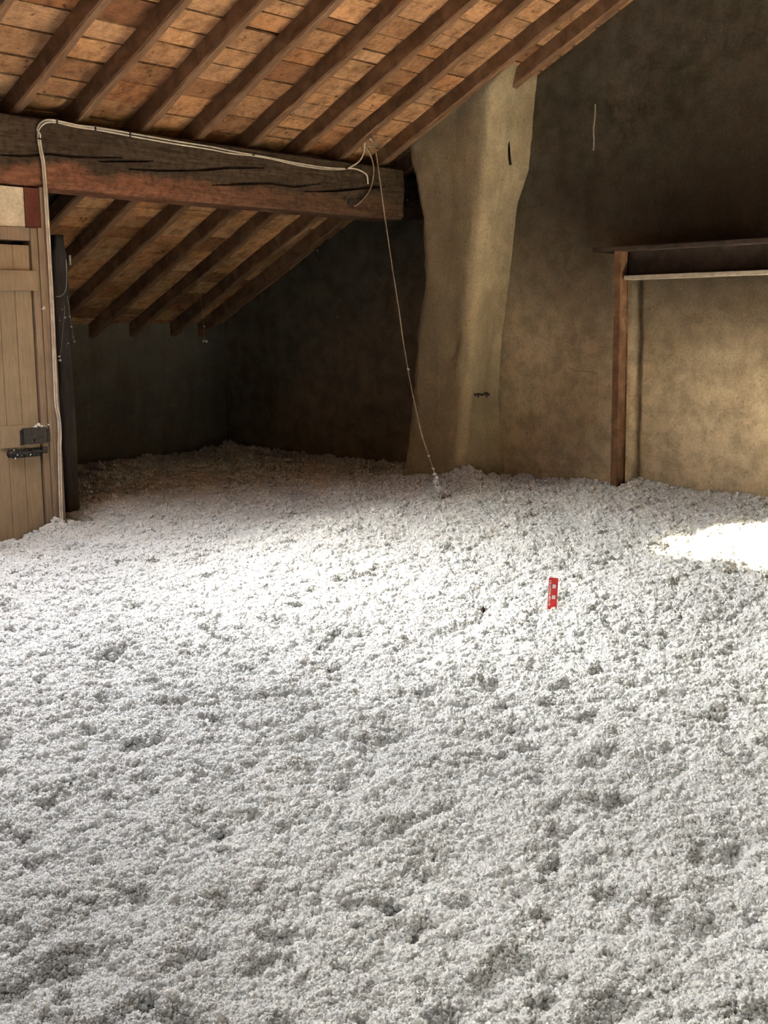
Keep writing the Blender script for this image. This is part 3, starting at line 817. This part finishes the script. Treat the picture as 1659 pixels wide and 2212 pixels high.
# ------------------------------------------------------------------ hanging cord, cobweb threads, stray fluff
def tuft_mesh(seed):
    bm = bmesh.new(); bmesh.ops.create_icosphere(bm, subdivisions=2, radius=1.)
    rr = random.Random(seed)
    ph = [(Vector((rr.uniform(-1, 1), rr.uniform(-1, 1), rr.uniform(-1, 1)))*4, rr.uniform(0, 6)) for _ in range(5)]
    for v_ in bm.verts:
        d = .75 + .28*sum(math.sin(v_.co.dot(a)+p) for a, p in ph)/2 + rr.uniform(-.12, .2)
        v_.co *= max(.25, d)
    me = bpy.data.meshes.new('fluff'); bm.to_mesh(me); bm.free(); me.materials.append(M['wool'])
    return me
TM = [tuft_mesh(k) for k in range(5)]
rf = random.Random(11)
def fluff(loc, s, label, group, parent=None, name='fluff_tuft', flat=None):
    o = bpy.data.objects.new(name, rf.choice(TM)); COL.objects.link(o)
    o.rotation_euler = (rf.uniform(0, 6), rf.uniform(0, 6), rf.uniform(0, 6)); o.scale = (s*rf.uniform(.7, 1.3), s*rf.uniform(.5, 1.), s*rf.uniform(.5, 1.))
    o.location = loc
    if parent is not None: keep(o, parent)
    else: tag(o, label, 'fluff', group)
    return o
ctop = Vector((7.115, 6.335, roof_z(6.335)+.004)); cb = onz(953, 1078, .02); cbot = Vector(cb)
def cpt(x, y, f): 
    c0 = ctop.lerp(cbot, f); return tuple(onx(x, y, c0.x))
pc = [tuple(ctop)] + [cpt(x, y, f) for x, y, f in ((812, 330, .06), (822, 400, .15), (833, 480, .25), (846, 570, .36), (860, 660, .48), (872, 745, .58), (888, 835, .70), (910, 935, .83), (928, 990, .90), (941, 1030, .95))] + [(cbot.x, cbot.y, -.05)]
hc = empty('hanging_cord', (cbot.x, cbot.y, -.05)); tag(hc, 'thin brown cord hanging from a rafter down into the insulation beside the pier', 'cord')
b = MB(); b.tube(bez(pc, 8), .0050, 7); keep(b.build('strand', M['cord'], None, True), hc)
bp = bez(pc, 10)
for f, s in ((.60, .011), (.66, .009), (.81, .011), (.875, .014), (.905, .022), (.92, .026), (.935, .030), (.95, .034), (.96, .036), (.97, .034)):
    fluff(bp[int(f*(len(bp)-1))], s, None, None, hc, 'fluff')
for k in range(3):                                     # twisted wire ends near the top
    p = Vector(cpt(811, 317, .05)); e = Vector(onx((790, 822, 826)[k], (315, 318, 312)[k], p.x))
    bq = MB(); bq.tube([p, p.lerp(e, .5)+Vector((0, 0, .006)), e], .0035, 6); keep(bq.build('wire_end', M['cord'], None, True), hc)

def thread(pts, label, tufts, Yp):
    P3 = [tuple(ony(x, y, Yp)) for x, y in pts]
    root = empty('cobweb_thread', P3[-1]); tag(root, label, 'cobweb')
    b_ = MB(); b_.tube(bez(P3, 6), .0016, 5); keep(b_.build('thread', M['web'], None, True), root)
    for x, y, s in tufts: fluff(tuple(ony(x, y, Yp)), s, None, None, root, 'fluff')
def onroof(x, y, lift=0.):
    d = ray(x, y); n_ = np.array([0, .4915, 1.]); return CAM + d*((2.66+.4915*6.6+lift-n_@CAM)/(n_@d))
thread([(428, 602), (431, 625), (436, 660), (443, 735)], 'cobweb thread hanging below the lower rafters with a white tuft at its end', ((441, 705, .008), (440, 736, .012), (446, 738, .014)), float(onroof(428, 604)[1]))
thread([(146, 640), (150, 672), (155, 708), (161, 738)], 'dusty cobweb thread with white specks trailing from the weathered post', ((150, 684, .008), (154, 706, .011), (158, 728, .007), (161, 738, .010)), 7.128)
thread([(140, 660), (138, 690), (133, 740), (128, 780)], 'short dusty cobweb thread speckled white beside the cable edge', ((134, 668, .007), (141, 686, .009), (129, 692, .007), (143, 748, .008), (147, 742, .007), (128, 770, .012), (130, 778, .011)), 7.128)

for x, y, s in ((94, 665, .012), (25, 773, .009), (20, 796, .007), (66, 700, .007), (37, 732, .006), (48, 914, .010), (30, 902, .008), (42, 893, .006), (63, 594, .007), (14, 640, .005)):
    p = ony(x, y, YP+.016 if y > 630 and x < 90 else YP-.01)
    fluff(tuple(p), s, 'tiny white tuft stuck on the door frame beside the white cables' if x > 90 else 'tiny tuft of white fluff stuck to the brown door', 'white fluff stuck on the door and its frame')
for x, y, s in ((78, 921, .013), (84, 918, .017), (90, 922, .012), (73, 924, .009), (96, 924, .008), (105, 917, .008)):
    p = ony(x, y, YP-.010); fluff((p[0], p[1], max(p[2], lz1+.004)), s, 'clump of white fluff lying on top of the black lock', 'white fluff on top of the lock')
for x, y, s in ((33, 990, .008), (38, 983, .006), (47, 984, .005), (66, 982, .006), (30, 972, .006)):
    p = ony(x, y, YP-.026); fluff(tuple(p), s, 'speck of white fluff caught on the black door bolt', 'white fluff on the bolt')
for x, y, s, X in ((730, 684, .013, XG-.01), (880, 432, .008, 7.85), (686, 541, .010, XG-.02)):
    p = onx(x, y, X); fluff(tuple(p), s, 'lone white speck of fluff caught on the dark wall beyond the beam', 'white specks on the dark wall')

# ------------------------------------------------------------------ small things on the walls
def onwall(pl, X): return [tuple(onx(x, y, X)) for x, y in pl]
o = run(onwall([(1286, 225), (1285, 250), (1282, 280), (1283, 305), (1282, 325)], XG-.006), .006, 'plaster_drip', M['mortar']); tag(o, 'pale vertical streak of mortar on the upper gable wall', 'mortar streak')
o = run(onwall([(1227, 795), (1245, 800), (1262, 802), (1278, 804), (1289, 807)], XG-.024), .0035, 'wall_wire', M['cord']); tag(o, 'thin bent wire sticking out of the gable wall left of the steel post', 'wire')
o = run(onwall([(1079, 238), (1089, 262), (1096, 290), (1099, 315), (1101, 340), (1103, 356)], 8.03), [.004]*1 and .010, 'pier_split', M['mothbody']); tag(o, 'dark split running down the shoulder of the plastered pier', 'split')  # crack in the pier, drawn as a dark tube
hk = empty('iron_hook', tuple(onx(1036, 852, 7.90))); tag(hk, 'black iron wall hook in the side of the plastered pier', 'hook')
p = onwall([(1020, 846), (1026, 853), (1034, 851), (1042, 853), (1050, 849), (1057, 853)], 7.86)
b = MB(); b.tube(bez(p, 5), .010, 7); keep(b.build('shank', M['iron'], None, True), hk)
for a in ((1034, 851, 1033, 859), (1050, 849, 1052, 858)):
    q = onwall([a[:2], a[2:]], 7.86); b = MB(); b.tube(q, .008, 6); keep(b.build('prong', M['iron'], None, True), hk)
